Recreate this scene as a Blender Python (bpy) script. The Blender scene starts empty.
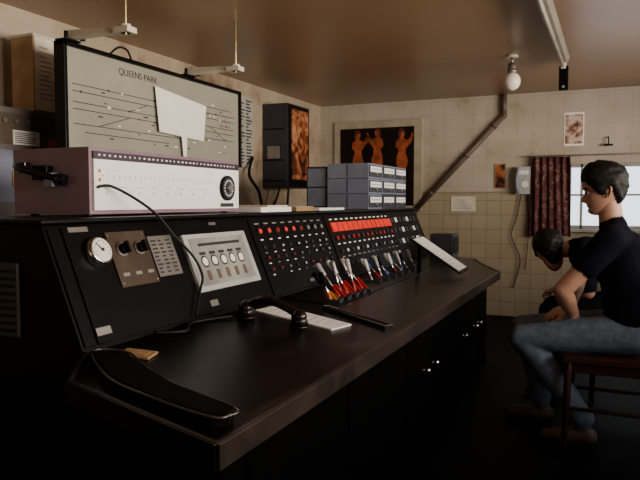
import bpy, bmesh, math, random
import numpy as np
from mathutils import Vector, Matrix, noise
random.seed(4)
V=Vector
# ------------------------------------------------------------------ materials
MATS={}
def mat(name,col,rough=.5,metal=0.,var=.15,scale=8.,bump=0.,emit=None,es=0.,spec=.5,trans=0.,stretch=(1,1,1)):
    if name in MATS: return MATS[name]
    m=bpy.data.materials.new(name); m.use_nodes=True
    nt=m.node_tree; b=nt.nodes['Principled BSDF']
    tc=nt.nodes.new('ShaderNodeTexCoord'); mp=nt.nodes.new('ShaderNodeMapping')
    mp.inputs['Scale'].default_value=stretch
    nt.links.new(tc.outputs['Object'],mp.inputs['Vector'])
    nz=nt.nodes.new('ShaderNodeTexNoise'); nz.inputs['Scale'].default_value=scale; nz.inputs['Detail'].default_value=5
    nt.links.new(mp.outputs['Vector'],nz.inputs['Vector'])
    cr=nt.nodes.new('ShaderNodeValToRGB')
    cr.color_ramp.elements[0].position=.3; cr.color_ramp.elements[1].position=.7
    cr.color_ramp.elements[0].color=[c*(1-var) for c in col]+[1]
    cr.color_ramp.elements[1].color=[min(1,c*(1+var)) for c in col]+[1]
    nt.links.new(nz.outputs['Fac'],cr.inputs['Fac']); nt.links.new(cr.outputs['Color'],b.inputs['Base Color'])
    b.inputs['Roughness'].default_value=rough; b.inputs['Metallic'].default_value=metal
    b.inputs['Specular IOR Level'].default_value=spec
    b.inputs['Transmission Weight'].default_value=trans
    if bump:
        bp=nt.nodes.new('ShaderNodeBump'); bp.inputs['Strength'].default_value=bump; bp.inputs['Distance'].default_value=.01
        nt.links.new(nz.outputs['Fac'],bp.inputs['Height']); nt.links.new(bp.outputs['Normal'],b.inputs['Normal'])
    if emit:
        b.inputs['Emission Color'].default_value=list(emit)+[1]; b.inputs['Emission Strength'].default_value=es
    MATS[name]=m; return m

def ramp_mat(name,stops,scale,rough=.6,distort=0.,detail=4,stretch=(1,1,1),spec=.5):
    m=bpy.data.materials.new(name); m.use_nodes=True; nt=m.node_tree; b=nt.nodes['Principled BSDF']
    tc=nt.nodes.new('ShaderNodeTexCoord'); mp=nt.nodes.new('ShaderNodeMapping'); mp.inputs['Scale'].default_value=stretch
    nt.links.new(tc.outputs['Object'],mp.inputs['Vector'])
    nz=nt.nodes.new('ShaderNodeTexNoise'); nz.inputs['Scale'].default_value=scale; nz.inputs['Detail'].default_value=detail
    nz.inputs['Distortion'].default_value=distort
    nt.links.new(mp.outputs['Vector'],nz.inputs['Vector'])
    cr=nt.nodes.new('ShaderNodeValToRGB'); e=cr.color_ramp.elements
    e[0].position=stops[0][0]; e[0].color=list(stops[0][1])+[1]
    e[1].position=stops[-1][0]; e[1].color=list(stops[-1][1])+[1]
    for p,c in stops[1:-1]:
        x=e.new(p); x.color=list(c)+[1]
    nt.links.new(nz.outputs['Fac'],cr.inputs['Fac']); nt.links.new(cr.outputs['Color'],b.inputs['Base Color'])
    b.inputs['Roughness'].default_value=rough; b.inputs['Specular IOR Level'].default_value=spec
    MATS[name]=m; return m

def wall_mat(name,tiled):
    m=bpy.data.materials.new(name); m.use_nodes=True; nt=m.node_tree; N=nt.nodes; L=nt.links; b=N['Principled BSDF']
    tc=N.new('ShaderNodeTexCoord'); sp=N.new('ShaderNodeSeparateXYZ'); L.new(tc.outputs['Object'],sp.inputs[0])
    cb=N.new('ShaderNodeCombineXYZ')
    L.new(sp.outputs['X' if tiled else 'Y'],cb.inputs[0]); L.new(sp.outputs['Z'],cb.inputs[1])
    br=N.new('ShaderNodeTexBrick'); br.offset=0; br.inputs['Scale'].default_value=1
    br.inputs['Brick Width'].default_value=.152; br.inputs['Row Height'].default_value=.152
    br.inputs['Mortar Size'].default_value=.003; br.inputs['Mortar Smooth'].default_value=.3
    br.inputs['Color1'].default_value=(1,1,1,1); br.inputs['Color2'].default_value=(.92,.91,.88,1); br.inputs['Mortar'].default_value=(.48,.43,.36,1)
    L.new(cb.outputs[0],br.inputs['Vector'])
    n1=N.new('ShaderNodeTexNoise'); n1.inputs['Scale'].default_value=1.5; n1.inputs['Detail'].default_value=8; n1.inputs['Roughness'].default_value=.62
    L.new(tc.outputs['Object'],n1.inputs['Vector'])
    cr=N.new('ShaderNodeValToRGB'); e=cr.color_ramp.elements
    if tiled:
        e[0].position=.32; e[0].color=(.27,.20,.13,1); e[1].position=.62; e[1].color=(.50,.45,.385,1)
        k=e.new(.44); k.color=(.42,.36,.285,1)
    else:
        e[0].position=.34; e[0].color=(.17,.115,.07,1); e[1].position=.60; e[1].color=(.47,.40,.31,1)
        k=e.new(.46); k.color=(.38,.30,.21,1)
    L.new(n1.outputs['Fac'],cr.inputs['Fac'])
    gt=N.new('ShaderNodeMath'); gt.operation='GREATER_THAN'; gt.inputs[1].default_value=1.30
    L.new(sp.outputs['Z'],gt.inputs[0])
    fac=N.new('ShaderNodeMapRange'); fac.inputs['To Min'].default_value=1.0 if tiled else .0; fac.inputs['To Max'].default_value=.33 if tiled else .0
    L.new(gt.outputs[0],fac.inputs['Value'])
    tc2=N.new('ShaderNodeMixRGB'); tc2.blend_type='MIX'; tc2.inputs[2].default_value=(.36,.29,.175,1); L.new(cr.outputs[0],tc2.inputs[1])
    inv=N.new('ShaderNodeMath'); inv.operation='MULTIPLY_ADD'; inv.inputs[1].default_value=-.65 if tiled else 0; inv.inputs[2].default_value=.65 if tiled else 0.
    L.new(gt.outputs[0],inv.inputs[0]); L.new(inv.outputs[0],tc2.inputs[0])
    mx=N.new('ShaderNodeMixRGB'); mx.blend_type='MULTIPLY'; L.new(fac.outputs[0],mx.inputs[0]); L.new(tc2.outputs[0],mx.inputs[1]); L.new(br.outputs['Color'],mx.inputs[2])
    L.new(mx.outputs[0],b.inputs['Base Color'])
    b.inputs['Roughness'].default_value=.38 if tiled else .6
    bp=N.new('ShaderNodeBump'); bp.inputs['Strength'].default_value=.2; bp.inputs['Distance'].default_value=.01
    L.new(n1.outputs['Fac'],bp.inputs['Height']); L.new(bp.outputs[0],b.inputs['Normal'])
    MATS[name]=m; return m

black=mat('black_paint',(.003,.0025,.0027),.35,var=.3,spec=.15)
blackm=mat('black_matte',(.002,.0016,.0016),.7,var=.3,spec=.08)
bodym=mat('console_body_black',(.0012,.001,.0011),.5,var=.3,spec=.05)
desk_m=ramp_mat('worn_glare_desk_top',[(.35,(.0020,.0015,.0014)),(.54,(.004,.003,.0028)),(.63,(.013,.010,.009)),(.74,(.040,.032,.027))],3.2,.30,distort=.8,detail=9,stretch=(1.6,.55,1),spec=.16)  # pale ramp stops: worn patches plus glare streaks put into the colour
panel_m=mat('panel_black',(.0028,.0022,.0028),.42,var=.3,spec=.12)
edge_m=mat('desk_edge_strip',(.05,.036,.030),.38,metal=.5,var=.5)
chrome=mat('chrome',(.75,.74,.72),.2,1.,var=.05)
steel=mat('dull_steel',(.33,.31,.29),.4,.8,var=.2)
white=mat('white_plastic',(.82,.80,.76),.4,var=.05)
facew=mat('face_plate_white',(.97,.96,.94),.45,var=.02)
paper=mat('paper',(.92,.90,.87),.8,var=.04)
cream=mat('cream_paint',(.66,.60,.50),.5,var=.15)
mauve=mat('mauve_paint',(.23,.145,.185),.4,var=.12)
red=mat('red_plastic',(.34,.009,.007),.35,var=.2)
redlamp=mat('red_lamp',(.7,.03,.01),.3,emit=(1,.05,.02),es=.35)
redstrip=mat('red_strip',(.80,.03,.012),.4,emit=(1,.04,.015),es=.13)
orange=mat('orange_plastic',(.55,.10,.01),.4)
yellow=mat('yellow_plastic',(.42,.20,.015),.4)
blue=mat('blue_plastic',(.03,.08,.35),.4)
ink=mat('ink',(.02,.02,.02),.6)
brown=mat('brown_card',(.36,.22,.10),.7,var=.3)
bronze=mat('bronze_plate',(.10,.07,.05),.4,.5,var=.3)
wood=mat('dark_wood',(.035,.010,.007),.45,var=.4,scale=6,stretch=(6,6,1),spec=.25)
greyblue=mat('greyblue_enamel',(.19,.215,.29),.4,var=.15)
greyd=mat('dark_grey_enamel',(.028,.028,.036),.45,var=.2)
olive=mat('olive_enamel',(.15,.125,.12),.5,var=.2)
board_m=mat('diagram_board',(.31,.305,.245),.45,var=.10,scale=3)
conduit_m=mat('conduit_brown',(.10,.07,.055),.5,var=.3)
bake=mat('bakelite',(.012,.005,.004),.2,var=.3,spec=.4)
glassw=mat('opal_glass',(.80,.74,.64),.15,var=.03)
pale=mat('pale_print',(.4,.4,.42),.8)
# ------------------------------------------------------------------ builder
class B:
    def __init__(s): s.bm=bmesh.new(); s.ml=[]
    def mi(s,m):
        if m not in s.ml: s.ml.append(m)
        return s.ml.index(m)
    def _n(s,faces,m,smooth=False):
        i=s.mi(m)
        for f in faces: f.material_index=i; f.smooth=smooth
    def box(s,a,b,m,M=None):
        x0,x1=sorted((a[0],b[0])); y0,y1=sorted((a[1],b[1])); z0,z1=sorted((a[2],b[2]))
        P=[V(p) for p in ((x0,y0,z0),(x1,y0,z0),(x1,y1,z0),(x0,y1,z0),(x0,y0,z1),(x1,y0,z1),(x1,y1,z1),(x0,y1,z1))]
        if M: P=[M@p for p in P]
        v=[s.bm.verts.new(p) for p in P]
        fs=[s.bm.faces.new([v[i] for i in q]) for q in ((0,3,2,1),(4,5,6,7),(0,1,5,4),(1,2,6,5),(2,3,7,6),(3,0,4,7))]
        s._n(fs,m); return s
    def prism(s,pts,ext,m):
        ext=V(ext); n=len(pts)
        a=[s.bm.verts.new(V(p)) for p in pts]; b=[s.bm.verts.new(V(p)+ext) for p in pts]
        fs=[s.bm.faces.new(a[::-1]),s.bm.faces.new(b)]
        for i in range(n): fs.append(s.bm.faces.new([a[i],a[(i+1)%n],b[(i+1)%n],b[i]]))
        bmesh.ops.recalc_face_normals(s.bm,faces=fs)
        s._n(fs,m); return s
    def cyl(s,p0,p1,r0,m,r1=None,seg=20,smooth=True):
        if r1 is None: r1=r0
        p0=V(p0);p1=V(p1); d=(p1-p0).normalized(); u=d.orthogonal().normalized(); w=d.cross(u)
        A=[];Bb=[]
        for i in range(seg):
            t=2*math.pi*i/seg; o=u*math.cos(t)+w*math.sin(t)
            A.append(s.bm.verts.new(p0+o*r0)); Bb.append(s.bm.verts.new(p1+o*r1))
        sd=[s.bm.faces.new([A[i],A[(i+1)%seg],Bb[(i+1)%seg],Bb[i]]) for i in range(seg)]
        s._n(sd,m,smooth); s._n([s.bm.faces.new(A[::-1]),s.bm.faces.new(Bb)],m); return s
    def sph(s,c,r,m,sc=(1,1,1),seg=16,M=None):
        c=V(c); R=(M.to_3x3() if M else Matrix.Identity(3)); nv=max(8,seg//2+2)
        def pt(th,ph): return c+R@V((r*sc[0]*math.sin(th)*math.cos(ph),r*sc[1]*math.sin(th)*math.sin(ph),r*sc[2]*math.cos(th)))
        top=s.bm.verts.new(pt(0,0)); bot=s.bm.verts.new(pt(math.pi,0))
        rg=[[s.bm.verts.new(pt(math.pi*j/nv,2*math.pi*i/seg)) for i in range(seg)] for j in range(1,nv)]
        fs=[]
        for i in range(seg):
            k=(i+1)%seg
            fs.append(s.bm.faces.new([top,rg[0][i],rg[0][k]])); fs.append(s.bm.faces.new([bot,rg[-1][k],rg[-1][i]]))
            for j in range(nv-2): fs.append(s.bm.faces.new([rg[j][i],rg[j+1][i],rg[j+1][k],rg[j][k]]))
        s._n(fs,m,True); return s
    def tube(s,pts,r,m,seg=8,closed=False,sub=6):
        P=[V(p) for p in pts]
        if sub>1 and len(P)>2:
            Q=[];n=len(P)
            rng=n if closed else n-1
            for i in range(rng):
                if closed: p0,p1,p2,p3=P[(i-1)%n],P[i],P[(i+1)%n],P[(i+2)%n]
                else: p0,p1,p2,p3=P[max(i-1,0)],P[i],P[i+1],P[min(i+2,n-1)]
                for k in range(sub):
                    t=k/sub
                    Q.append(.5*((2*p1)+(-p0+p2)*t+(2*p0-5*p1+4*p2-p3)*t*t+(-p0+3*p1-3*p2+p3)*t**3))
            if not closed: Q.append(P[-1])
            P=Q
        rings=[];n=len(P); up=None
        for i,p in enumerate(P):
            d=(P[(i+1)%n]-P[i-1]) if closed else (P[min(i+1,n-1)]-P[max(i-1,0)])
            d.normalize()
            if up is None: up=d.orthogonal()
            u=(up-d*up.dot(d)).normalized(); up=u; w=d.cross(u)
            rings.append([s.bm.verts.new(p+(u*math.cos(2*math.pi*k/seg)+w*math.sin(2*math.pi*k/seg))*r) for k in range(seg)])
        fs=[]
        for i in range(n if closed else n-1):
            a=rings[i];b=rings[(i+1)%n]
            for k in range(seg): fs.append(s.bm.faces.new([a[k],a[(k+1)%seg],b[(k+1)%seg],b[k]]))
        s._n(fs,m,True)
        if not closed: s._n([s.bm.faces.new(rings[0][::-1]),s.bm.faces.new(rings[-1])],m)
        return s
    def done(s,name,parent=None,bevel=0.,solid=0.):
        me=bpy.data.meshes.new(name); s.bm.to_mesh(me); s.bm.free()
        for m in s.ml: me.materials.append(m)
        o=bpy.data.objects.new(name,me); bpy.context.scene.collection.objects.link(o)
        if parent: o.parent=parent
        if bevel:
            md=o.modifiers.new('b','BEVEL'); md.width=bevel; md.segments=2; md.limit_method='ANGLE'; md.angle_limit=math.radians(50)
        return o
def empty(name):
    o=bpy.data.objects.new(name,None); o.empty_display_size=.1; bpy.context.scene.collection.objects.link(o); return o
FX=Matrix(((0,0,1,0),(1,0,0,0),(0,1,0,0),(0,0,0,1)))
def text(s,size,loc,m,parent,name='lettering',rot=FX):
    c=bpy.data.curves.new(name,'FONT'); c.body=s; c.size=size; c.extrude=.0006
    o=bpy.data.objects.new(name,c); bpy.context.scene.collection.objects.link(o)
    mw=Matrix.Translation(V(loc))@rot
    me=bpy.data.meshes.new_from_object(o)
    me.transform(mw); bpy.data.objects.remove(o)
    me.materials.clear(); me.materials.append(m)
    n=bpy.data.objects.new(name,me); bpy.context.scene.collection.objects.link(n); n.parent=parent; return n
# ------------------------------------------------------------------ people first (small depsgraph)
skin=mat('skin',(.42,.22,.145),.5,var=.1,scale=20); shirt=mat('navy_shirt',(.0045,.005,.009),.9,var=.2,spec=.06)
jeans=mat('denim',(.115,.145,.20),.85,var=.25,scale=30,spec=.2); hairm=mat('dark_hair',(.0045,.0035,.003),.6,var=.5,scale=60,spec=.2)
shoe=mat('shoe_leather',(.10,.055,.035),.5); dark_tr=mat('dark_trousers',(.006,.006,.008),.85,spec=.08); eyew=mat('eye_white',(.6,.57,.54),.2); lip=mat('lips',(.36,.13,.10),.45)
def rc_mesh(b,p0,r0,p1,r1):
    b.sph(p0,r0,skin,seg=20); b.sph(p1,r1,skin,seg=20)
    if (V(p1)-V(p0)).length>1e-4: b.cyl(p0,p1,r0,skin,r1=r1,seg=20)
def body_mesh(prims,mats,name,parent,voxel=.006,folds=.004,it=6):
    b=B()
    for p0,r0,p1,r1,mi in prims: rc_mesh(b,p0,r0,p1,r1)
    o=b.done(name)
    md=o.modifiers.new('r','REMESH'); md.mode='VOXEL'; md.voxel_size=voxel
    md=o.modifiers.new('s','SMOOTH'); md.factor=.5; md.iterations=it
    dg=bpy.context.evaluated_depsgraph_get(); nm=bpy.data.meshes.new_from_object(o.evaluated_get(dg))
    o.modifiers.clear(); o.data=nm
    n=len(nm.vertices); co=np.empty(n*3); nm.vertices.foreach_get('co',co); co=co.reshape(-1,3)
    best=np.full(n,1e9); lab=np.zeros(n,int)
    for p0,r0,p1,r1,mi in prims:
        a=np.array(p0,float);bb=np.array(p1,float);ab=bb-a;L2=max(ab@ab,1e-9)
        t=np.clip((co-a)@ab/L2,0,1); dd=np.linalg.norm(co-(a+t[:,None]*ab),axis=1)-(r0+(r1-r0)*t)
        q=dd<best; best[q]=dd[q]; lab[q]=mi
    nor=np.empty(n*3); nm.vertices.foreach_get('normal',nor); nor=nor.reshape(-1,3)
    cloth=np.array([m not in (skin,shoe) for m in mats])[lab]
    f=np.zeros(n)
    for i in np.nonzero(cloth)[0]:
        c=co[i]; f[i]=noise.noise((c[0]*9,c[1]*9,c[2]*16))+.6*noise.noise((c[0]*22,c[1]*20,c[2]*26))
    co+=nor*(f*folds)[:,None]; nm.vertices.foreach_set('co',co.ravel())
    nm.materials.clear()
    for m in mats: nm.materials.append(m)
    npol=len(nm.polygons); ls=np.empty(npol,int); nm.polygons.foreach_get('loop_start',ls)
    lv=np.empty(len(nm.loops),int); nm.loops.foreach_get('vertex_index',lv)
    nm.polygons.foreach_set('material_index',lab[lv[ls]].astype(np.int32)); nm.polygons.foreach_set('use_smooth',np.ones(npol,bool)); nm.update()
    o.parent=parent; return o
def hand(prims,wrist,d,up,side,mi,curl=.35,sc=1.):
    wrist=V(wrist); d=V(d).normalized(); up=V(up); up=(up-d*up.dot(d)).normalized(); s=V(side); s=(s-d*s.dot(d)-up*s.dot(up)).normalized()
    lens=[(.042,.026,.021),(.047,.030,.022),(.043,.027,.021),(.034,.020,.018)]
    for i in range(4):
        off=(.030-.020*i)*sc
        k0=wrist+s*off*.6+d*.015*sc; kn=wrist+s*off+d*(.092-.004*abs(i-1))*sc
        prims.append((k0,.0145*sc,kn,.0115*sc,mi))
        p=kn; a=curl*.6; r=.0092*sc
        for L_ in lens[i]:
            dd=d*math.cos(a)-up*math.sin(a)+s*(.06*(1.5-i)); dd.normalize(); q=p+dd*L_*sc
            prims.append((p,r,q,r*.92,mi)); p=q; r*=.92; a+=curl
    p=wrist+s*.024*sc+d*.02*sc
    for L_,r,t in ((.042,.014,.9),(.032,.011,.6),(.026,.0095,.4)):
        dd=(d*(1.1-t)+s*t*.9-up*.35).normalized(); q=p+dd*L_*sc; prims.append((p,r*sc,q,r*.88*sc,mi)); p=q
def interp(tab,x):
    if x<=tab[0][0]: return tab[0][1]
    for (a,b),(c,d) in zip(tab,tab[1:]):
        if x<=c: return b+(d-b)*(x-a)/(c-a)
    return tab[-1][1]
XFt=[(-.118,.035),(-.113,.062),(-.10,.080),(-.088,.083),(-.076,.077),(-.066,.085),(-.060,.082),(-.054,.087),(-.045,.083),(-.02,.085),(0,.080),(.012,.085),(.025,.092),(.045,.093),(.07,.085),(.095,.066),(.112,.038),(.120,.004)]
XBt=[(-.118,.0),(-.10,.02),(-.08,.045),(-.05,.072),(-.02,.088),(.02,.100),(.05,.102),(.08,.088),(.10,.064),(.113,.036),(.120,.004)]
Wt=[(-.118,.018),(-.105,.036),(-.085,.050),(-.05,.061),(-.02,.068),(.02,.074),(.05,.077),(.08,.068),(.10,.050),(.113,.028),(.120,.003)]
def head(c,yaw,pitch,parent,roll=0.):
    M=Matrix.Translation(V(c))@Matrix.Rotation(yaw,4,'Z')@Matrix.Rotation(pitch,4,'Y')@Matrix.Rotation(roll,4,'X')
    SEG=56; zs=list(np.linspace(-.118,.120,62))
    def ring(z,off=0.):
        out=[]; XF=interp(XFt,z);XB=interp(XBt,z);w=interp(Wt,z); nb=interp([(-.052,0),(-.046,.014),(-.038,.027),(-.028,.022),(-.01,.011),(.008,.002),(.015,0)],z)
        for i in range(SEG):
            a=2*math.pi*i/SEG; ca,sa=math.cos(a),math.sin(a)
            x=(XF if ca>0 else XB)*abs(ca)**.9*(1 if ca>0 else -1); y=w*abs(sa)**.92*(1 if sa>0 else -1)
            if off==0 and ca>0:
                x+=nb*math.exp(-(y/.0125)**2)
                x-=.009*math.exp(-((abs(y)-.031)/.014)**2-((z-.001)/.011)**2)
                x+=.003*math.exp(-((abs(y)-.045)/.015)**2-((z+.025)/.015)**2)
            out.append(V((x,y,z)))
        return out
    bm=bmesh.new(); R=[[bm.verts.new(M@p) for p in ring(z)] for z in zs]
    for j in range(len(zs)-1):
        for i in range(SEG):
            f=bm.faces.new([R[j][i],R[j][(i+1)%SEG],R[j+1][(i+1)%SEG],R[j+1][i]]); f.smooth=True
            if -.068<zs[j]<-.052 and (i<4 or i>=SEG-4): f.material_index=1
    bm.faces.new(R[0][::-1]); bm.faces.new(R[-1])
    me=bpy.data.meshes.new('head'); bm.to_mesh(me); bm.free(); me.materials.append(skin); me.materials.append(lip)
    o=bpy.data.objects.new('head',me); bpy.context.scene.collection.objects.link(o); o.parent=parent
    s=B()
    for sy in (-1,1):
        s.sph(M@V((.069,sy*.031,.001)),.0115,eyew,seg=14); s.sph(M@V((.0785,sy*.0315,.001)),.0048,ink,seg=10)
        s.tube([M@V((.079,sy*.018,.006)),M@V((.083,sy*.031,.010)),M@V((.074,sy*.045,.004))],.0028,skin)
        s.tube([M@V((.088,sy*.016,.019)),M@V((.089,sy*.032,.024)),M@V((.076,sy*.048,.020))],.0035,hairm)
        e=[(-.012,.070,.018),(-.022,.078,.022),(-.032,.083,.012),(-.030,.082,-.008),(-.020,.077,-.028),(-.010,.071,-.032)]
        s.tube([M@V((x,sy*y,z)) for x,y,z in e],.0048,skin,seg=10); s.sph(M@V((-.018,sy*.072,-.004)),.018,skin,sc=(.75,.35,1.25),M=M); s.sph(M@V((-.012,sy*.073,-.030)),.007,skin)
    s.done('facial_features',parent)
    def hl(a):
        return interp([(0,.058),(.6,.054),(.95,.030),(1.2,-.005),(1.5,-.022),(1.75,.008),(2.1,-.03),(2.5,-.085),(3.15,-.095)],abs(a))
    bm=bmesh.new(); zz_=list(np.linspace(-.10,.120,60)); R=[];H=[]
    for z in zz_:
        ro=[];hh=[]
        for i,p in enumerate(ring(z,1)):
            a=2*math.pi*i/SEG; a=a if a<=math.pi else a-2*math.pi
            q=z-hl(a); n=V((p.x,p.y,max(0,p.z)*1.3)).normalized()
            full=.022+.012*max(0,min(1,(z-.03)/.06))
            o_=min(full,max(-.004,.004+q*.9)); nn=noise.noise(p*38)*.008+noise.noise(V((p.x*120,p.y*120,p.z*40)))*.004
            ro.append(bm.verts.new(M@(p+n*(o_+nn)))); hh.append(q)
        R.append(ro);H.append(hh)
    for j in range(len(zz_)-1):
        for i in range(SEG):
            if H[j][i]>-.008 or H[j+1][i]>-.004:
                f=bm.faces.new([R[j][i],R[j][(i+1)%SEG],R[j+1][(i+1)%SEG],R[j+1][i]]); f.smooth=True
    bm.faces.new(R[-1])
    for v in [v for v in bm.verts if not v.link_faces]: bm.verts.remove(v)
    me=bpy.data.meshes.new('hair'); bm.to_mesh(me); bm.free(); me.materials.append(hairm)
    o=bpy.data.objects.new('hair',me); bpy.context.scene.collection.objects.link(o); o.parent=parent
m1=empty('seated_man'); cy=3.55; Pm=[]
SK,SH,JE,FO=0,1,2,3
def two(p,r,q,r2,mi,off):
    for sg in (-1,1): Pm.append(((p[0],cy+sg*off[0],p[2]),r,(q[0],cy+sg*off[1],q[2]),r2,mi))
two((.10,0,.577),.118,(.11,0,.64),.112,JE,(.065,.055))
two((.10,0,.63),.124,(.08,0,.80),.126,SH,(.055,.065))
two((.08,0,.80),.126,(.04,0,.95),.122,SH,(.065,.078))
two((.04,0,.95),.118,(.02,0,1.02),.080,SH,(.078,.12))
Pm.append(((.02,cy-.12,1.03),.066,(.02,cy+.12,1.03),.066,SH))
Pm.append(((.02,cy-.13,1.035),.062,(.015,cy,1.08),.058,SH)); Pm.append(((.02,cy+.13,1.035),.062,(.015,cy,1.08),.058,SH))
Pm.append(((.01,cy,1.055),.068,(.0,cy,1.092),.062,SH))
Pm.append(((.0,cy,1.07),.058,(-.018,cy,1.20),.055,SK))
for sg,sh,el,wr in ((-1,(-.0,3.365,1.02),(-.21,3.31,.775),(-.165,3.475,.632)),(1,(.0,3.735,1.02),(-.16,3.79,.79),(-.20,3.66,.635))):
    a=V(sh);b=V(el);c=V(wr)
    Pm.append((V((.02,cy+sg*.13,1.02)),.076,a,.070,SH)); mid=a.lerp(b,.50); Pm.append((a,.070,mid,.066,SH))
    Pm.append((a.lerp(b,.4),.049,b,.043,SK)); Pm.append((b,.044,b.lerp(c,.35),.045,SK)); Pm.append((b.lerp(c,.35),.045,c,.028,SK))
hand(Pm,(-.165,3.475,.635),(-.30,.85,-.20),(-.1,.1,1),(-1,-.2,0),SK,.30)
hand(Pm,(-.20,3.66,.645),(-.45,-.75,-.15),(-.1,-.1,1),(-1,.3,0),SK,.30)
def leg(h0,kk,aa,mi):
    h0=V(h0);kk=V(kk);aa=V(aa); th=h0.lerp(kk,.5)
    Pm.append((h0,.102,th,.088,mi)); Pm.append((th,.088,kk,.066,mi)); cf=kk.lerp(aa,.35)+V((.015,0,0))
    Pm.append((kk,.066,cf,.064,mi)); Pm.append((cf,.064,aa,.054,mi))
    Pm.append((aa,.036,aa+V((0,0,-.05)),.036,FO)); Pm.append((aa+V((.03,0,-.085)),.040,aa+V((-.08,0,-.090)),.038,FO)); Pm.append((aa+V((-.08,0,-.092)),.038,aa+V((-.17,0,-.100)),.029,FO))
leg((.09,3.46,.56),(-.41,3.44,.505),(-.11,3.42,.13),JE); leg((.09,3.64,.56),(-.43,3.68,.515),(-.33,3.70,.13),JE)
body_mesh(Pm,[skin,shirt,jeans,shoe],'body',m1,.0055)
head((-.045,cy,1.255),math.radians(184),math.radians(8),m1)
m2=empty('seated_man'); cy=4.34; Pm=[]
two((.14,0,.577),.115,(.12,0,.66),.108,JE,(.065,.055))
two((.12,0,.65),.116,(.02,0,.80),.116,SH,(.055,.07))
two((.02,0,.80),.116,(-.14,0,.88),.104,SH,(.07,.08))
Pm.append(((-.15,cy-.13,.90),.065,(-.15,cy+.13,.90),.065,SH)); Pm.append(((-.15,cy,.90),.075,(-.20,cy,.92),.06,SH)); Pm.append(((-.20,cy,.91),.055,(-.31,cy,.90),.052,SK))
for sg in (-1,1):
    a=V((-.15,cy+sg*.17,.885)); b=V((-.12,cy+sg*.20,.665)); c=V((-.27,cy+sg*.09,.66))
    Pm.append((V((-.14,cy+sg*.1,.89)),.075,a,.064,SH)); Pm.append((a,.064,a.lerp(b,.85),.054,SH)); Pm.append((a.lerp(b,.6),.043,b,.040,SK)); Pm.append((b,.041,b.lerp(c,.35),.040,SK)); Pm.append((b.lerp(c,.35),.040,c,.027,SK))
    hand(Pm,c,(-.5,-sg*.5,-.12),(-.1,sg*.1,1),(-.3,-sg*.3,.6),SK,.3)
    leg((.14,cy+sg*.09,.56),(-.34,cy+sg*.13,.525),(-.28,cy+sg*.13,.13),JE)
body_mesh(Pm,[skin,shirt,dark_tr,shoe],'body',m2,.0065)
head((-.35,cy+.01,.885),math.radians(95),math.radians(28),m2,math.radians(-18))
# ------------------------------------------------------------------ room
XL,XR,YB,YF,ZC=-3.14,1.75,7.0,-1.6,2.31
wl=wall_mat('plaster_stained',False); wt=wall_mat('tiled_wall_paint',True)
ceil_m=mat('ceiling_gloss_paint',(.29,.165,.088),.33,var=.12,scale=.9)
floor_m=mat('dark_lino',(.003,.0023,.0022),.6,var=.4,scale=3,spec=.08)
B().box((XL-.1,YF-.1,-.1),(XR+.1,YB+.12,0),floor_m).done('floor')
B().box((XL-.1,YF-.1,ZC),(XR+.1,YB+.12,ZC+.1),ceil_m).done('ceiling')
B().box((XL-.1,YF,0),(XL,YB,ZC),wl).done('wall_left')
B().box((XL-.1,YF-.1,0),(XR+.1,YF,ZC),wl).done('wall_front')
wx0,wx1,wz0,wz1=-.42,.75,.93,1.58
B().box((XL-.1,YB,0),(wx0,YB+.12,ZC),wt).box((wx1,YB,0),(XR+.1,YB+.12,ZC),wt).box((wx0,YB,0),(wx1,YB+.12,wz0),wt).box((wx0,YB,wz1),(wx1,YB+.12,ZC),wt).done('wall_back')
ry0,ry1,rz0,rz1=.6,5.6,1.15,2.05
B().box((XR,YF,0),(XR+.1,YB,rz0),wl).box((XR,YF,rz1),(XR+.1,YB,ZC),wl).box((XR,YF,rz0),(XR+.1,ry0,rz1),wl).box((XR,ry1,rz0),(XR+.1,YB,rz1),wl).done('wall_right')
fr=mat('window_frame_paint',(.35,.34,.33),.5)
w=B()
for (a,b) in (((wx0,wz0),(wx1,wz0+.035)),((wx0,wz1-.035),(wx1,wz1)),((wx0,wz0),(wx0+.035,wz1)),((wx1-.035,wz0),(wx1,wz1)),((-.30,wz0),(-.275,wz1)),((.33,wz0),(.355,wz1)),((wx0,1.26),(wx1,1.28))):
    w.box((a[0],YB+.03,a[1]),(b[0],YB+.08,b[1]),fr)
w.box((wx0-.04,YB-.07,wz0-.03),(wx1+.04,YB-.001,wz0),fr)
w.done('window_1',bevel=.003)
w=B()
for y in (ry0,ry0+1.23,ry0+2.47,ry0+3.7,ry1-.05): w.box((XR+.03,y,rz0),(XR+.08,y+.05,rz1),fr)
w.box((XR+.03,ry0,rz0),(XR+.08,ry1,rz0+.05),fr).box((XR+.03,ry0,rz1-.05),(XR+.08,ry1,rz1),fr)
w.done('window_2',bevel=.003)
B().box((XL,YB-.018,1.295),(wx0-.05,YB-.0005,1.310),mat('dado_trim',(.30,.24,.17),.5)).done('trim_1',bevel=.003)
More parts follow.
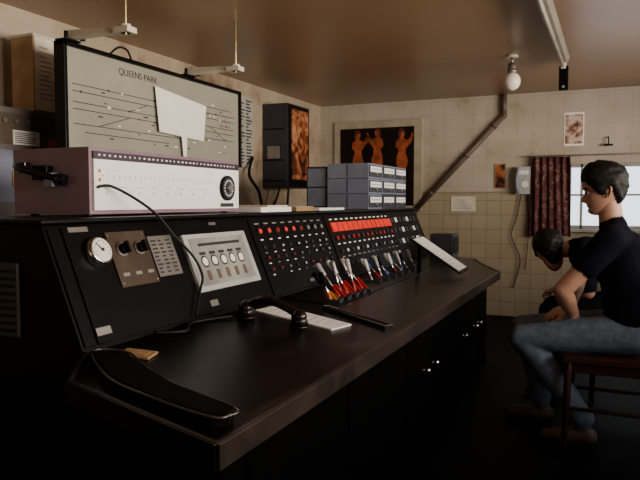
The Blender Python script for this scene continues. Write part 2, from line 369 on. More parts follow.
# ------------------------------------------------------------------ console
con=empty('signal_control_console')
Y0,Y1=1.377,5.25
def dz(x): return .72+.083*(abs(x)-.70)
desk=[(-.70,1.06),(-1.20,1.17),(-1.35,Y0),(-1.35,Y1),(-1.0,Y1),(-.88,4.92),(-.70,4.57)]
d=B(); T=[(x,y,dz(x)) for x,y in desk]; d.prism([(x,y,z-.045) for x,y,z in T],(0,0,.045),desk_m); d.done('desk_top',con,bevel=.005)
e=B()
for i,j in ((0,1),(1,2),(4,5),(5,6),(6,0)):
    a=V(T[i]);b=V(T[j]); dd=(b-a).normalized(); nn=dd.cross(V((0,0,1)))
    mid=V((-1.1,3,0))
    if nn.dot(V((a.x,a.y,0))-mid)<0: nn=-nn
    e.prism([a+V((0,0,-.05)),b+V((0,0,-.05)),b+V((0,0,.004)),a+V((0,0,.004))],nn*.008,edge_m if i==6 else black)
    e.prism([a+V((0,0,.0005))-nn*.012,b+V((0,0,.0005))-nn*.012,b+V((0,0,.0005)),a+V((0,0,.0005))],V((0,0,.004)),edge_m)
e.done('edge_strip',con,bevel=.0015)
body=[(-.78,1.2),(-1.25,1.3),(-1.30,Y0+.01),(-2.05,Y0+.01),(-2.05,Y1),(-1.02,Y1),(-.93,4.92),(-.78,4.55)]
B().prism([(x,y,.06) for x,y in body],(0,0,.612),bodym).prism([(x-.04 if x>-1.9 else x,y,0) for x,y in body],(0,0,.06),bodym).done('pedestal',con,bevel=.006)
k=B()
ys=[1.3,1.95,2.6,3.05,3.5,3.85,4.2,4.5]
for a,b in zip(ys,ys[1:]): k.box((-.782,a+.006,.12),(-.772,b-.006,.62),bodym)
k.done('cupboard_doors',con,bevel=.003)
k=B()
for y in (2.82,2.98,3.66,3.97,4.10): 
    k.cyl((-.772,y,.445),(-.745,y,.445),.007,chrome); k.sph((-.738,y,.445),.014,chrome)
k.done('door_knobs',con)
k=B(); gm=mat('grille_grey',(.035,.03,.029),.5); k.box((-1.86,1.366,.80),(-1.59,1.3765,1.02),gm)
for i in range(9): k.box((-1.85,1.362,.815+i*.022),(-1.60,1.366,.823+i*.022),black)
k.done('ventilation_grille',con,bevel=.001)
def P(y,v,n=0.): return V((-1.35-.15*v+.923*n,y,.774+.36*v+.385*n))
NN=V((.923,0,.385))
up=B()
prof=[(-1.35,.774),(-1.50,1.134),(-2.05,1.134),(-2.05,.672),(-1.33,.672)]
up.prism([(x,Y0,z) for x,z in prof],(0,Y1-Y0,0),panel_m); up.done('upright_panel',con,bevel=.006)
t=B(); t.box((-2.07,Y0-.012,1.135),(-1.485,Y1+.012,1.150),black); t.done('top_deck',con,bevel=.005)
def pbox(b,y0,y1,v0,v1,th,m,n0=.0005):
    b.prism([P(y0,v0,n0),P(y1,v0,n0),P(y1,v1,n0),P(y0,v1,n0)],NN*th,m)
s=B()
for a,b in ((Y0+.01,1.43),(1.44,2.50),(2.52,3.33),(3.35,4.43),(4.45,Y1-.02)): pbox(s,a,b,.03,.96,.006,panel_m)
s.done('section_panels',con,bevel=.002)
lb=B()
for y,v,wd,ht in ((1.44,.12,.06,.06),(2.03,.12,.05,.06),(1.46,.94,.08,.04),(2.9,.10,.05,.04),(2.2,.93,.05,.03)): pbox(lb,y,y+wd,v-ht/2,v+ht/2,.003,steel,.007)
pbox(lb,1.80,1.93,.46,.84,.004,steel,.007)
for r in range(9):
    for c in range(3): pbox(lb,1.81+c*.04,1.81+c*.04+random.uniform(.015,.03),.49+r*.037,.505+r*.037,.0008,ink,.0112)
dim=mat('dim_label',(.25,.24,.22),.6)
for i,y in enumerate(np.arange(2.58,3.28,.085)):
    lb.cyl(P(y,.80,.006),P(y,.80,.013),.0145,greyd); lb.cyl(P(y,.80,.013),P(y,.80,.018),.011,redlamp if i in (0,1,3,4) else (red if i<6 else dim))
    pbox(lb,y-.02,y+.02,.89,.905,.001,dim,.007)
    pbox(lb,y-.012,y+.012,.69,.705,.001,paper,.007)
    for v in (.60,.47,.33): 
        lb.cyl(P(y,v,.006),P(y,v,.012),.008,greyd)
        if random.random()<.5: lb.cyl(P(y,v,.012),P(y,v,.016),.0055,random.choice([white,red,dim]))
        if random.random()<.7: pbox(lb,y-.010,y+.010,v-.07,v-.058,.001,random.choice([dim,paper]),.007)
for i,y in enumerate(np.arange(3.40,4.40,.083)):
    pbox(lb,y,y+.072,.70,.84,.010,redstrip,.006)
    pbox(lb,y+.01,y+.05,.885,.905,.001,paper,.007)
    lb.cyl(P(y+.033,.60,.006),P(y+.033,.60,.014),.013,red if i%3!=2 else greyd)
    pbox(lb,y+.01,y+.045,.50,.52,.001,paper,.007); lb.cyl(P(y+.033,.40,.006),P(y+.033,.40,.014),.010,white if i%2 else greyd)
    pbox(lb,y+.01,y+.05,.30,.32,.001,dim,.007); pbox(lb,y+.02,y+.045,.18,.22,.006,white if i%3==0 else greyd,.006)
for i,y in enumerate(np.arange(4.50,5.16,.095)):
    for v in (.76,.56,.34): pbox(lb,y,y+.05,v,v+.09,.006,white if (i+int(v*50))%3==0 else greyd,.006)
lb.done('labels_and_lamps',con)
f=B(); pbox(f,1.985,2.43,.24,.82,.012,mat('frame_aluminium',(.55,.55,.54),.4,.3),.007); pbox(f,2.015,2.40,.29,.775,.002,mat('photo_grey',(.30,.31,.29),.3,var=.3,scale=10),.0195)
for i in range(5):
    y=2.07+i*.065; f.cyl(P(y,.53,.021),P(y,.53,.0225),.024,ink); f.cyl(P(y,.53,.0224),P(y,.53,.0235),.017,paper)
    pbox(f,y-.012,y+.012,.34,.44,.001,mat('print_brown',(.14,.09,.06),.5),.0215); pbox(f,y-.02,y+.02,.60,.63,.001,ink,.0215)
pbox(f,2.06,2.36,.69,.72,.001,ink,.0215)
f.done('instruction_plate',con)
g=B(); c0=(1.545,.74)
g.cyl(P(*c0,.006),P(*c0,.03),.046,chrome,seg=40); g.cyl(P(*c0,.03),P(*c0,.034),.046,chrome,r1=.040,seg=40); g.cyl(P(*c0,.0342),P(*c0,.0352),.038,paper,seg=40)
U=V((0,1,0)); W=V((-.385,0,.923))
for i in range(12):
    a=math.radians(-120+i*22); o=U*math.sin(a)+W*math.cos(a); q=P(*c0,.0355)
    g.cyl(q+o*.027,q+o*.033,.0012,ink,seg=5)
q=P(*c0,.037); o=U*math.sin(-.7)+W*math.cos(-.7); g.cyl(q-o*.008,q+o*.028,.0015,ink,seg=5); g.cyl(q,q+NN*.003,.005,ink)
g.done('pressure_gauge',con)
g=B(); pbox(g,1.605,1.79,.42,.90,.006,bronze,.006)
for y,v in ((1.655,.74),(1.74,.74)):
    g.cyl(P(y,v,.012),P(y,v,.018),.024,steel,seg=28); g.cyl(P(y,v,.018),P(y,v,.034),.018,black,seg=24)
    g.prism([P(y-.005,v-.05,.034),P(y+.005,v-.05,.034),P(y+.005,v+.05,.034),P(y-.005,v+.05,.034)],NN*.012,black)
for y in (1.64,1.70,1.76): pbox(g,y-.015,y+.015,.51,.54,.001,dim,.0125)
for y,v in ((1.615,.45),(1.78,.45),(1.615,.87),(1.78,.87)): g.cyl(P(y,v,.012),P(y,v,.014),.004,chrome,seg=8)
g.done('rotary_switch_plate',con,bevel=.001)
L=B()
greyh=mat('lever_grip_grey',(.45,.43,.42),.35)
def lever(x,y,h,lean,hm,bm_,sc=1.):
    z=dz(x); p0=V((x,y,z+.012)); top=V((x-lean,y,z+h))
    L.box((x-.03,y-.012,z-.001),(x+.05,y+.012,z+.014),greyd)
    m=p0.lerp(top,.45)
    L.cyl(p0,m,.0085*sc,bm_,r1=.007*sc,seg=10); L.cyl(m,top,.0055*sc,chrome,seg=10)
    dd=(top-p0).normalized(); L.cyl(top-dd*.012,top+dd*.045,.009*sc,hm,r1=.0125*sc,seg=12); L.sph(top+dd*.045,.0125*sc,hm,seg=10)
for i in range(9):
    y=2.63+i*.050; lever(-1.13-.012*(i%2),y,.115 if i>1 else .08,[.03,.06,.08][i%3],[greyh,white,greyh,steel][i%4] if i>1 else blackm,[orange,red,red,red,red,red][min(i,5)],1.)
for i in range(9):
    y=2.63+i*.050+.01; x=-1.135-.01*(i%2); z=dz(x); h=[.06,.045,.068][i%3]
    L.prism([(x+.035,y-.005,z+.012),(x-.012,y-.005,z+.012),(x-.035,y-.005,z+h-.01),(x-.022,y-.005,z+h)],(0,.010,0),yellow if i==0 else (orange if i==1 else red))
for i in range(13):
    y=3.34+i*.068; lever(-1.19-.015*(i%2),y,.075,.025+.02*(i%3),[white,greyh,blue,greyh,blackm,white][i%6],[steel,blackm,red,steel,blue][i%5],.95)
L.prism([(-1.08,2.56,.752),(-1.08,4.25,.752),(-1.335,4.25,.774),(-1.335,2.56,.774)],(0,0,.004),black)
L.done('lever_bank',con,bevel=.0012)
B().box((-1.30,5.0,dz(-1.3)),(-1.12,5.2,.95),greyd).box((-1.118,5.02,.80),(-1.112,5.18,.93),black).done('end_switch_box',con,bevel=.005)
# ------------------------------------------------------------------ desk objects
h=B(); a=V((-1.235,2.075,dz(1.23)+.034)); b=V((-1.015,2.075,dz(1.02)+.034))
for p,q in ((a,b),(b,a)):
    h.cyl(p+V((0,0,.014)),p+V((0,0,-.022)),.024,bake,r1=.036,seg=28); h.cyl(p+V((0,0,-.022)),p+V((0,0,-.031)),.036,bake,r1=.034,seg=28); h.sph(p+V((0,0,.008)),.029,bake)
h.tube([a+V((0,0,.012)),a+V((.05,0,.038)),a.lerp(b,.5)+V((0,0,.048)),b+V((-.05,0,.038)),b+V((0,0,.012))],.015,bake,seg=12)
h.done('telephone_handset')
pc=mat('cord_black',(.005,.0045,.0045),.45,spec=.25)
c=B()
c.tube([(-1.27,2.04,dz(1.26)+.012),(-1.30,1.98,dz(1.3)+.009),(-1.325,1.85,dz(1.32)+.009),(-1.27,1.75,dz(1.27)+.009),(-1.33,1.66,dz(1.33)+.01)],.006,pc); c.done('telephone_cord')
s=B()
def zz(x,o=0): return dz(x)+o
s.prism([(-1.275,2.215,zz(1.275,.001)),(-.91,2.125,zz(.91,.001)),(-.885,2.255,zz(.885,.001)),(-1.26,2.375,zz(1.26,.001))],(0,0,.006),paper)
for i in range(8):
    x=-1.22+i*.037; y0=2.23-.2*(x+1.26); y1=2.34-.30*(x+1.26)
    s.prism([(x,y0,zz(x,.0072)),(x+.003,y0,zz(x,.0072)),(x+.003,y1,zz(x,.0072)),(x,y1,zz(x,.0072))],(0,0,.0004),pale)
s.done('note_pad')
s=B(); A=V((-1.09,2.48,zz(1.09,.001)));Bq=V((-.755,2.31,zz(.755,.001))); n=(Bq-A).normalized().cross(V((0,0,1)))
s.prism([A-n*.012,Bq-n*.02,Bq+n*.02,A+n*.012],(0,0,.010),black); s.tube([A+V((0,0,.012))-n*.012,Bq+V((0,0,.012))-n*.02,Bq+V((0,0,.012))+n*.02,A+V((0,0,.012))+n*.012],.0018,steel,closed=True,sub=1)
s.done('pen_tray')  # elongated tapered pen tray with a thin steel rim
s=B(); O=[(-1.29,1.345),(-1.10,1.20),(-.90,1.145),(-.76,1.13),(-.735,1.16),(-.75,1.205),(-.95,1.255),(-1.10,1.33),(-1.22,1.40)]
s.prism([(x,y,zz(x,.001)) for x,y in O],(0,0,.022),black)
s.tube([(x*.998,y+.001,zz(x,.0235)) for x,y in O],.0034,mat('shiny_rim',(.12,.10,.09),.2,.6),closed=True,sub=4)
s.prism([(x*.97-.03,y*.93+.088,zz(x,.0232)) for x,y in O],(0,0,.004),blackm)
s.done('document_tray')
B().prism([(-1.26,1.41,zz(1.26,.0015)),(-1.17,1.435,zz(1.17,.0015)),(-1.19,1.505,zz(1.19,.0015)),(-1.28,1.48,zz(1.28,.0015))],(0,0,.006),brown).prism([(-1.24,1.43,zz(1.24,.008)),(-1.19,1.445,zz(1.19,.008)),(-1.20,1.485,zz(1.2,.008)),(-1.25,1.47,zz(1.25,.008))],(0,0,.001),brown).done('card_wallet',bevel=.001)
s=B(); q=[V((-.84,3.95,.757)),V((-1.16,3.95,.965)),V((-1.16,4.20,.970)),V((-.84,4.20,.762))]; nn=(q[1]-q[0]).cross(q[2]-q[0]).normalized(); nn=nn if nn.z>0 else -nn
s.prism(q,nn*.010,black)
qq=[q[0].lerp(q[2],.05)+nn*.011,q[1].lerp(q[3],.05)+nn*.011,q[2].lerp(q[0],.05)+nn*.011,q[3].lerp(q[1],.05)+nn*.011]; s.prism(qq,nn*.004,paper)
for i in range(9):
    t=.1+i*.09; a=qq[0].lerp(qq[1],t)+nn*.0045; b=qq[3].lerp(qq[2],t)+nn*.0045; s.cyl(a.lerp(b,.1),a.lerp(b,.5+.4*random.random()),.0012,pale,seg=4)
cm=q[1].lerp(q[2],.5)+nn*.014; s.cyl(cm+V((.01,-.05,0)),cm+V((.01,.05,0)),.009,chrome)
s.cyl((-1.13,4.08,.93),(-1.13,4.08,.757),.012,black)
s.done('clipboard')
s=B(); s.box((-1.72,2.70,1.151),(-1.52,3.02,1.175),paper); s.box((-1.70,2.78,1.1755),(-1.53,3.0,1.184),cream); s.done('paper_stack',bevel=.001)
s=B(); s.box((-1.72,3.10,1.151),(-1.53,3.34,1.172),brown); s.box((-1.71,3.105,1.1725),(-1.54,3.335,1.175),cream); s.box((-1.73,3.42,1.151),(-1.54,3.80,1.165),paper); s.done('log_book',bevel=.001)
# ------------------------------------------------------------------ mauve instrument cabinet
ic=empty('instrument_cabinet')
s=B(); s.box((-1.95,1.675,1.158),(-1.60,2.63,1.385),mauve)
for y in (1.72,2.58):
    for x in (-1.9,-1.65): s.cyl((x,y,1.1505),(x,y,1.158),.015,black)
s.box((-1.94,1.69,1.385),(-1.615,2.615,1.3865),mat('mauve_top',(.12,.075,.095),.5)); s.done('case',ic,bevel=.008)
s=B(); s.box((-1.600,1.69,1.172),(-1.592,2.615,1.345),facew); s.box((-1.600,1.69,1.347),(-1.592,2.615,1.372),mat('strip_purple',(.03,.018,.03),.4))
for i in range(34): s.box((-1.592,1.71+i*.026,1.357),(-1.591,1.71+i*.026+random.uniform(.006,.014),1.363),paper)
s.done('face_plate',ic,bevel=.002)
s=B(); faint=mat('faint_print',(.5,.49,.47),.6)
for i in range(24):
    y=1.73+i*.028; s.cyl((-1.592,y,1.290),(-1.5905,y,1.290),.003,pale,seg=8)
    s.box((-1.592,y-.005,1.278),(-1.5913,y+.005,1.280),faint)
    if i%3==0: s.box((-1.592,y,1.25),(-1.5913,y+.04,1.253),faint); s.cyl((-1.592,y+.02,1.232),(-1.589,y+.02,1.232),.006,mat('pale_lamp',(.75,.73,.68),.3))
for i in range(2): s.box((-1.592,1.71,1.30-.03*i),(-1.5905,1.72,1.312-.03*i),orange)
s.cyl((-1.592,2.51,1.262),(-1.580,2.51,1.262),.056,black,seg=40); s.cyl((-1.580,2.51,1.262),(-1.578,2.51,1.262),.046,greyd,seg=40); s.cyl((-1.578,2.51,1.262),(-1.566,2.51,1.262),.018,chrome)
for i in range(16):
    a=i*math.pi/8; s.box((-1.578,2.51+.034*math.sin(a)-.003,1.262+.034*math.cos(a)-.003),(-1.5772,2.51+.034*math.sin(a)+.003,1.262+.034*math.cos(a)+.003),paper)
s.box((-1.592,2.46,1.178),(-1.591,2.57,1.195),ink)
s.done('dials_and_lamps',ic)
tb=mat('tape_black',(.006,.006,.010),.12)
s=B(); s.box((-1.83,1.645,1.275),(-1.76,1.675,1.325),black); s.tube([(-1.885,1.63,1.325),(-1.85,1.62,1.315),(-1.78,1.635,1.295),(-1.71,1.655,1.278)],.013,tb,seg=12)
s.box((-1.89,1.64,1.30),(-1.855,1.665,1.338),tb); s.cyl((-1.72,1.655,1.28),(-1.69,1.66,1.272),.020,tb); s.box((-1.77,1.64,1.252),(-1.73,1.672,1.300),greyblue)
s.done('side_connector',ic,bevel=.002)
s=B(); s.tube([V(p) for p in ((-1.586,1.70,1.25),(-1.57,1.74,1.255),(-1.53,1.80,1.22),(-1.475,1.86,1.16),(-1.44,1.92,1.08),(-1.40,1.98,1.0),(-1.375,2.0,.93),(-1.36,1.96,.87),(-1.335,1.90,.80))],.0048,pc); s.done('equipment_cable')
# ------------------------------------------------------------------ drawer cabinets
s=B()
X0,X1=-1.86,-1.55
for j in range(3):
    z0=1.151+j*.108
    for i in range(3):
        y0=4.27+i*.30
        s.box((X0,y0,z0),(X1,y0+.295,z0+.104),greyblue if i==0 or j else greyd)
        s.box((X1,y0+.01,z0+.01),(X1+.004,y0+.285,z0+.094),greyd)
        s.box((X1+.004,y0+.03,z0+.045),(X1+.006,y0+.265,z0+.085),paper)
        s.cyl((X1+.004,y0+.15,z0+.028),(X1+.018,y0+.15,z0+.028),.009,chrome,seg=12)
        for kx in range(4): s.box((X1+.006,y0+.05+kx*.05,z0+.062),(X1+.0065,y0+.08+kx*.05,z0+.068),ink)
    s.box((X0+.15,4.268,z0+.01),(X0+.154,4.271,z0+.1),black)
s.done('drawer_cabinet',bevel=.003)
s=B(); s.box((-2.04,4.30,1.151),(-1.875,4.75,1.455),greyd); s.box((-2.03,4.296,1.17),(-1.885,4.30,1.30),greyblue); s.box((-2.03,4.296,1.31),(-1.885,4.30,1.44),greyblue); s.done('box_file',bevel=.003)
# ------------------------------------------------------------------ track diagram
td=empty('track_diagram_board')
s=B(); s.box((-2.56,2.467,1.465),(-2.515,4.13,1.99),black)
for a,b in (((2.455,1.453),(4.142,1.475)),((2.455,1.98),(4.142,2.002)),((2.455,1.453),(2.477,2.002)),((4.12,1.453),(4.142,2.002))): s.box((-2.56,a[0],a[1]),(-2.49,b[0],b[1]),black)
s.box((-2.515,2.477,1.475),(-2.505,4.12,1.98),board_m); s.done('board',td,bevel=.003)
s=B()
def ln(y0,z0,y1,z1,t=.0045,m=ink): s.cyl((-2.505,y0,z0),(-2.505,y1,z1),t*.5,m,seg=6)
for z in (1.80,1.765,1.71,1.675): ln(2.52,z,4.06,z)
ln(2.52,1.60,3.5,1.60);ln(3.6,1.63,4.05,1.63);ln(2.7,1.60,2.95,1.675);ln(2.95,1.71,3.1,1.765);ln(3.15,1.675,3.4,1.60);ln(3.6,1.765,3.75,1.80);ln(3.3,1.84,4.0,1.84);ln(3.75,1.71,3.95,1.63);ln(2.6,1.56,3.3,1.56)
for i in range(50):
    y=random.uniform(2.52,4.05); z=random.choice([1.815,1.78,1.69,1.725,1.615,1.585,1.65,1.54,1.855]); s.box((-2.505,y,z),(-2.5035,y+random.uniform(.01,.04),z+.007),random.choice([ink,ink,pale,paper]))
for i in range(18):
    y=random.uniform(2.55,4.0); z=random.choice([1.80,1.765,1.71,1.675]); s.cyl((-2.505,y,z),(-2.5025,y,z),.007,random.choice([red,ink,ink,white]),seg=10)
s.done('track_lines',td)
text('QUEENS PARK',.052,(-2.504,2.86,1.905),ink,td)
s=B(); s.prism([(-2.487,3.15,1.885),(-2.487,3.68,1.835),(-2.482,3.64,1.60),(-2.482,3.18,1.620)],(.002,0,0),paper); s.prism([(-2.484,3.40,1.62),(-2.484,3.46,1.62),(-2.484,3.45,1.48),(-2.484,3.42,1.48)],(.002,0,0),paper); s.done('pinned_paper',td)
for y in (2.51,3.51):
    s=B(); s.box((-2.53,y-.018,2.012),(-2.14,y+.018,2.030),cream); s.prism([(-2.53,y-.004,2.028),(-2.20,y-.004,2.028),(-2.20,y-.004,2.045),(-2.53,y-.004,2.062)],(0,.008,0),cream)
    s.cyl((-2.15,y,2.0),(-2.15,y,ZC),.007,mat('brass_rod',(.5,.4,.2),.35,.8)); s.cyl((-2.15,y,2.008),(-2.15,y,2.05),.026,cream); s.box((-2.20,y-.035,2.008),(-2.11,y+.035,2.036),cream)
    s.box((-2.555,y-.05,2.003),(-2.48,y+.05,2.013),black); s.cyl((-2.50,y-.03,2.01),(-2.50,y-.03,2.05),.010,black); s.cyl((-2.45,y+.03,2.008),(-2.45,y+.03,2.06),.014,black); s.sph((-2.50,y+.03,2.05),.02,black)
    s.done('hanging_bracket',bevel=.002)
s=B(); s.tube([(-2.53,2.82,2.006),(-2.52,2.88,2.055),(-2.52,2.95,2.055),(-2.53,3.0,2.006)],.006,pc); s.done('wiring_loop')
# ------------------------------------------------------------------ left wall things
s=B(); s.box((-3.13,2.15,0),(-2.86,2.80,1.69),olive)
s.box((-2.86,2.17,1.50),(-2.853,2.78,1.66),mat('panel_olive_brown',(.10,.075,.055),.5)); s.box((-2.86,2.17,1.20),(-2.853,2.78,1.47),greyblue)
s.box((-2.853,2.45,1.50),(-2.848,2.62,1.575),paper); s.box((-2.853,2.68,1.48),(-2.848,2.75,1.55),orange); s.box((-2.853,2.44,1.28),(-2.848,2.5,1.36),brown); s.box((-2.853,2.55,1.24),(-2.846,2.72,1.40),greyd)
for i in range(5): s.cyl((-2.853,2.40+i*.07,1.62),(-2.84,2.40+i*.07,1.62),.013,steel,seg=12)
for i in range(6): s.box((-2.848,2.46,1.51+i*.01),(-2.8475,2.46+random.uniform(.06,.15),1.514+i*.01),ink)
s.box((-2.853,2.3,.7),(-2.84,2.75,1.1),greyd); s.done('relay_cabinet',bevel=.004)
s=B(); s.box((-3.02,2.60,1.692),(-2.86,2.86,2.10),mat('box_tan',(.42,.27,.14),.7,var=.25)); s.box((-2.86,2.61,1.70),(-2.855,2.85,2.09),mat('old_label',(.80,.72,.60),.7,var=.2,scale=12))
for i in range(12): s.box((-2.855,2.64,1.76+i*.025),(-2.8544,2.64+random.uniform(.04,.12),1.766+i*.025),brown)
s.box((-3.03,2.595,2.09),(-2.85,2.865,2.105),cream); s.done('storage_box',bevel=.003)
s=B(); s.box((XL+.002,4.98,1.52),(XL+.02,5.40,2.17),mat('notice_grey',(.38,.37,.34),.7))
for i in range(20):
    for c in range(3): s.box((XL+.02,5.01+c*.13,1.56+i*.03),(XL+.021,5.01+c*.13+random.uniform(.04,.11),1.573+i*.03),ink)
s.done('notice_sheet')
s=B(); s.box((XL+.003,5.61,1.335),(-2.86,6.07,2.15),greyd); s.box((-2.86,5.62,1.345),(-2.845,6.06,2.14),black)
for z in (1.40,1.6,1.9): s.box((-3.13,5.604,z),(-2.9,5.61,z+.012),black)
s.box((-3.08,5.600,1.62),(-2.95,5.61,1.74),steel); s.done('wall_cabinet',bevel=.004)
pin=ramp_mat('poster_print',[(.40,(.02,.008,.006)),(.50,(.20,.045,.014)),(.58,(.42,.14,.05)),(.70,(.50,.28,.15))],7,.35,distort=1.2)
B().box((-2.844,5.66,1.42),(-2.841,6.03,2.10),pin).done('poster')
s=B(); s.tube([(-3.0,5.7,1.335),(-3.02,5.65,1.2),(-3.05,5.5,1.05),(-3.08,5.4,.8)],.012,pc); s.tube([(-2.95,5.8,1.335),(-2.97,5.8,1.1),(-3.0,5.78,.7)],.012,pc); s.tube([(-3.1,5.35,1.62),(-3.05,5.2,1.45),(-2.98,5.25,1.3),(-3.06,5.45,1.15)],.014,pc); s.done('wall_cables')
# ------------------------------------------------------------------ back wall
pf=empty('framed_picture')
s=B(); s.box((-2.95,YB-.03,1.10),(-1.91,YB-.002,2.11),mat('picture_mount',(.38,.32,.24),.6)); s.done('mount_board',pf,bevel=.004)
s=B(); s.box((-2.87,YB-.036,1.16),(-2.0,YB-.03,2.03),mat('print_black',(.010,.005,.004),.4,spec=.2)); s.done('print',pf)
s=B(); fl=mat('figure_orange',(.30,.065,.022),.45,var=.6,scale=14); fh=mat('figure_hair',(.08,.02,.01),.5)
for cx,ly,fl_ in ((-2.66,.0,1),(-2.42,.02,-1),(-2.14,.0,1)):
    yy=YB-.037; sil=[(0,.16),(.035,.13),(.03,.085),(.015,.07),(.065,.04),(.10,.07),(.115,.12),(.135,.11),(.12,.03),(.075,-.02),(.045,-.06),(.05,-.12),(.075,-.19),(.05,-.27),(-.03,-.30),(-.06,-.22),(-.055,-.13),(-.03,-.07),(-.07,-.03),(-.06,.035),(-.015,.07),(-.03,.09),(-.032,.13)]
    s.prism([(cx+a*1.0*fl_,yy,1.84+b+ly) for a,b in sil],(0,-.001,0),fl)
    s.prism([(cx+a*fl_,yy-.0012,1.84+b+ly) for a,b in ((-.04,.10),(-.035,.15),(0,.175),(.035,.15),(.03,.13),(-.005,.13),(-.015,.09),(-.03,.06))],(0,-.001,0),fh)
s.done('printed_figures',pf)
s=B(); s.cyl((-1.99,YB-.04,1.10),(-1.045,YB-.04,2.09),.030,conduit_m,seg=16); s.sph((-1.045,YB-.04,2.09),.033,conduit_m); s.cyl((-1.045,YB-.04,2.09),(-1.045,YB-.04,ZC),.028,conduit_m); s.cyl((-1.99,YB-.04,1.10),(-1.99,YB-.04,.3),.030,conduit_m); s.sph((-1.99,YB-.04,1.10),.033,conduit_m)
for t in (.2,.6,.9):
    p=V((-1.99,YB-.04,1.10)).lerp(V((-1.045,YB-.04,2.09)),t); dd=V((.69,0,.72)); s.cyl(p-dd*.015,p+dd*.015,.036,conduit_m)
s.done('wall_conduit')
s=B(); s.box((-.46,YB-.006,1.76),(-.275,YB-.001,2.09),paper); s.box((-.45,YB-.008,1.78),(-.285,YB-.006,2.07),ramp_mat('photo_print',[(.4,(.05,.03,.03)),(.5,(.4,.2,.14)),(.6,(.6,.5,.42))],14,.4)); s.done('pinned_photo')
s=B(); s.box((-1.135,YB-.01,1.34),(-1.02,YB-.001,1.60),brown); s.box((-1.125,YB-.012,1.35),(-1.03,YB-.01,1.59),pin); s.done('small_picture')
phw=mat('phone_grey',(.42,.42,.44),.4)
s=B(); s.box((-.92,YB-.07,1.28),(-.77,YB-.002,1.56),phw); s.box((-.90,YB-.085,1.48),(-.79,YB-.07,1.52),white); s.tube([(-.885,YB-.10,1.53),(-.90,YB-.12,1.42),(-.885,YB-.10,1.31)],.016,greyblue,seg=10); s.sph((-.885,YB-.09,1.53),.025,greyblue); s.sph((-.885,YB-.09,1.31),.025,greyblue); s.cyl((-.82,YB-.075,1.38),(-.82,YB-.07,1.38),.035,white); s.done('wall_telephone',bevel=.006)
s=B(); s.tube([(-.86,YB-.03,1.28),(-.90,YB-.03,1.05),(-.95,YB-.03,.85),(-.86,YB-.03,.6),(-.93,YB-.03,.3)],.005,pc); s.tube([(-.80,YB-.03,1.28),(-.78,YB-.03,.9),(-.81,YB-.03,.5)],.004,pc); s.done('telephone_cable')
s=B(); s.box((-1.59,YB-.006,1.10),(-1.33,YB-.001,1.26),cream)
for i in range(5): s.box((-1.56,YB-.0068,1.13+i*.022),(-1.56+random.uniform(.1,.2),YB-.006,1.136+i*.022),pale)
s.done('notice_card')
s=B(); s.cyl((-.05,YB,1.83),(-.05,YB-.05,1.83),.006,black); s.cyl((-.05,YB-.05,1.835),(-.05,YB-.05,1.76),.006,black); s.cyl((-.09,YB-.05,1.755),(-.01,YB-.05,1.755),.010,black); s.done('coat_hook')
bm=bmesh.new(); nx,nz=50,20; g=[]
for j in range(nz+1):
    r=[]
    for i in range(nx+1):
        u=i/nx;v=j/nz; sp=.36+.03*(1-v); x=-.57+(u-.5)*sp; y=YB-.09+.022*math.sin(u*math.pi*11+v*1.5)+.008*math.sin(u*31); r.append(bm.verts.new((x,y,.85+v*.80+.01*math.sin(u*9)*(1-v))))
    g.append(r)
for j in range(nz):
    for i in range(nx): f=bm.faces.new([g[j][i],g[j][i+1],g[j+1][i+1],g[j+1][i]]); f.smooth=True
me=bpy.data.meshes.new('cloth'); bm.to_mesh(me); bm.free()
me.materials.append(ramp_mat('curtain_cloth',[(.42,(.06,.012,.014)),(.52,(.09,.018,.02)),(.56,(.22,.11,.09)),(.62,(.045,.010,.010))],14,.85))
cu=empty('curtain'); o=bpy.data.objects.new('cloth',me); bpy.context.scene.collection.objects.link(o); o.parent=cu; md=o.modifiers.new('s','SOLIDIFY'); md.thickness=.003
s=B(); s.cyl((-.80,YB-.09,1.66),(.95,YB-.09,1.66),.005,steel); s.cyl((-.78,YB,1.66),(-.78,YB-.09,1.66),.006,steel); s.cyl((.93,YB,1.66),(.93,YB-.09,1.66),.006,steel); s.done('rail',cu)
# ------------------------------------------------------------------ ceiling fittings
s=B(); lx,ly=-.72,5.16
s.cyl((lx,ly,ZC),(lx,ly,ZC-.02),.045,cream); s.cyl((lx,ly,ZC-.02),(lx,ly,ZC-.06),.010,steel); s.cyl((lx,ly,ZC-.06),(lx,ly,ZC-.11),.028,conduit_m,r1=.034); s.cyl((lx,ly,ZC-.11),(lx,ly,ZC-.13),.036,steel)
s.sph((lx,ly,2.115),.064,glassw,sc=(1,1,1.08),seg=28); s.done('pendant_lamp')
s=B(); bx=-.37
s.prism([(bx-.045,1.9,ZC-.002),(bx+.045,1.9,ZC-.002),(bx+.028,1.9,ZC-.045),(bx-.028,1.9,ZC-.045)],(0,3.5,0),mat('batten_enamel',(.22,.19,.15),.4)); s.cyl((bx,1.95,ZC-.07),(bx,5.35,ZC-.07),.014,mat('tube_glass',(.34,.30,.25),.2))
for y in (1.93,5.37): s.box((bx-.018,y-.02,ZC-.088),(bx+.018,y+.02,ZC-.045),cream)
s.done('fluorescent_batten',bevel=.003)
s=B(); s.box((bx-.02,5.43,ZC-.001),(bx+.02,5.47,ZC-.08),steel); s.box((bx-.033,5.41,ZC-.24),(bx+.033,5.47,ZC-.06),blackm); s.cyl((bx,5.405,ZC-.22),(bx,5.41,ZC-.22),.010,dim); s.done('ceiling_switch_box',bevel=.004)
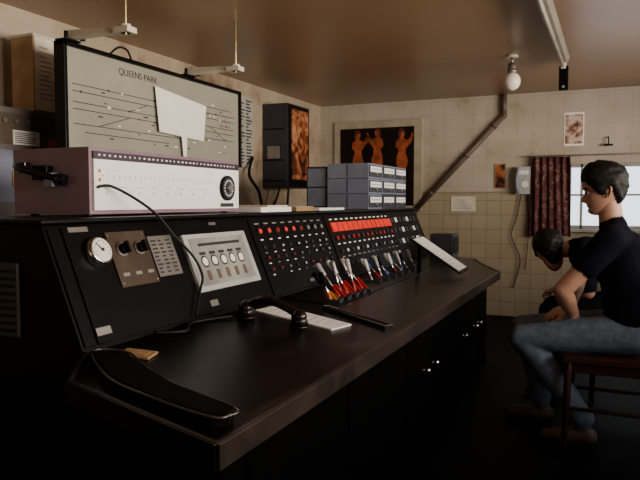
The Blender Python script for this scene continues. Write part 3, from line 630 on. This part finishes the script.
# ------------------------------------------------------------------ chairs
def chair(cx,cy,sz=.455,w=.44,dp=.44):
    s=B()
    s.box((cx-dp/2,cy-w/2,sz-.03),(cx+dp/2,cy+w/2,sz),wood)
    s.box((cx-dp/2+.02,cy-w/2+.02,sz-.08),(cx+dp/2-.02,cy+w/2-.02,sz-.03),wood)
    for sx in (-1,1):
        for sy in (-1,1):
            x=cx+sx*(dp/2-.025); y=cy+sy*(w/2-.025)
            s.cyl((x+sx*.015,y+sy*.01,0),(x,y,sz-.03),.014,wood,r1=.02,seg=12)
            if sx>0: s.cyl((x,y,sz-.03),(x+.06,y,.86),.02,wood,r1=.015,seg=12)
    for sy in (-1,1): s.cyl((cx-dp/2+.025,cy+sy*(w/2-.02),.2),(cx+dp/2-.025,cy+sy*(w/2-.02),.2),.010,wood,seg=10)
    s.cyl((cx+dp/2-.02,cy-w/2+.02,.26),(cx+dp/2-.02,cy+w/2-.02,.26),.010,wood,seg=10)
    X=cx+dp/2-.025
    for z in (.62,.70,.80): s.box((X+.02+(z-.46)*.1,cy-w/2+.02,z),(X+.04+(z-.46)*.1,cy+w/2-.02,z+.045),wood)
    return s.done('wooden_chair',bevel=.004)
chair(.02,3.53); chair(.12,4.36)
# ------------------------------------------------------------------ lights
def area(name,loc,target,sx,sy,pw,col):
    l=bpy.data.lights.new(name,'AREA'); l.shape='RECTANGLE'; l.size=sx; l.size_y=sy; l.energy=pw; l.color=col
    o=bpy.data.objects.new(name,l); bpy.context.scene.collection.objects.link(o); o.location=loc
    o.rotation_euler=(V(target)-V(loc)).to_track_quat('-Z','Y').to_euler(); return o
area('daylight_window_2',(3.3,2.5,1.45),(-2.5,2.7,1.5),5.0,1.2,500,(1,.85,.68))
area('fill_behind_camera',(.6,YF+.15,1.6),(-1.2,4,1.3),1.4,.9,6,(1,.86,.70))  # weak fill added to brighten faces towards the camera; front wall has no window
wd=bpy.data.worlds.new('sky'); bpy.context.scene.world=wd; wd.use_nodes=True
bg=wd.node_tree.nodes['Background']; bg.inputs[0].default_value=(.82,.90,1,1); bg.inputs[1].default_value=2.4
# ------------------------------------------------------------------ camera
cd=bpy.data.cameras.new('camera'); cd.sensor_width=36; cd.lens=36.56; cd.clip_start=.05
co=bpy.data.objects.new('camera',cd); bpy.context.scene.collection.objects.link(co)
co.location=(0,0,1.2); co.rotation_euler=(math.radians(90-3.35),0,math.radians(24.2))
bpy.context.scene.camera=co
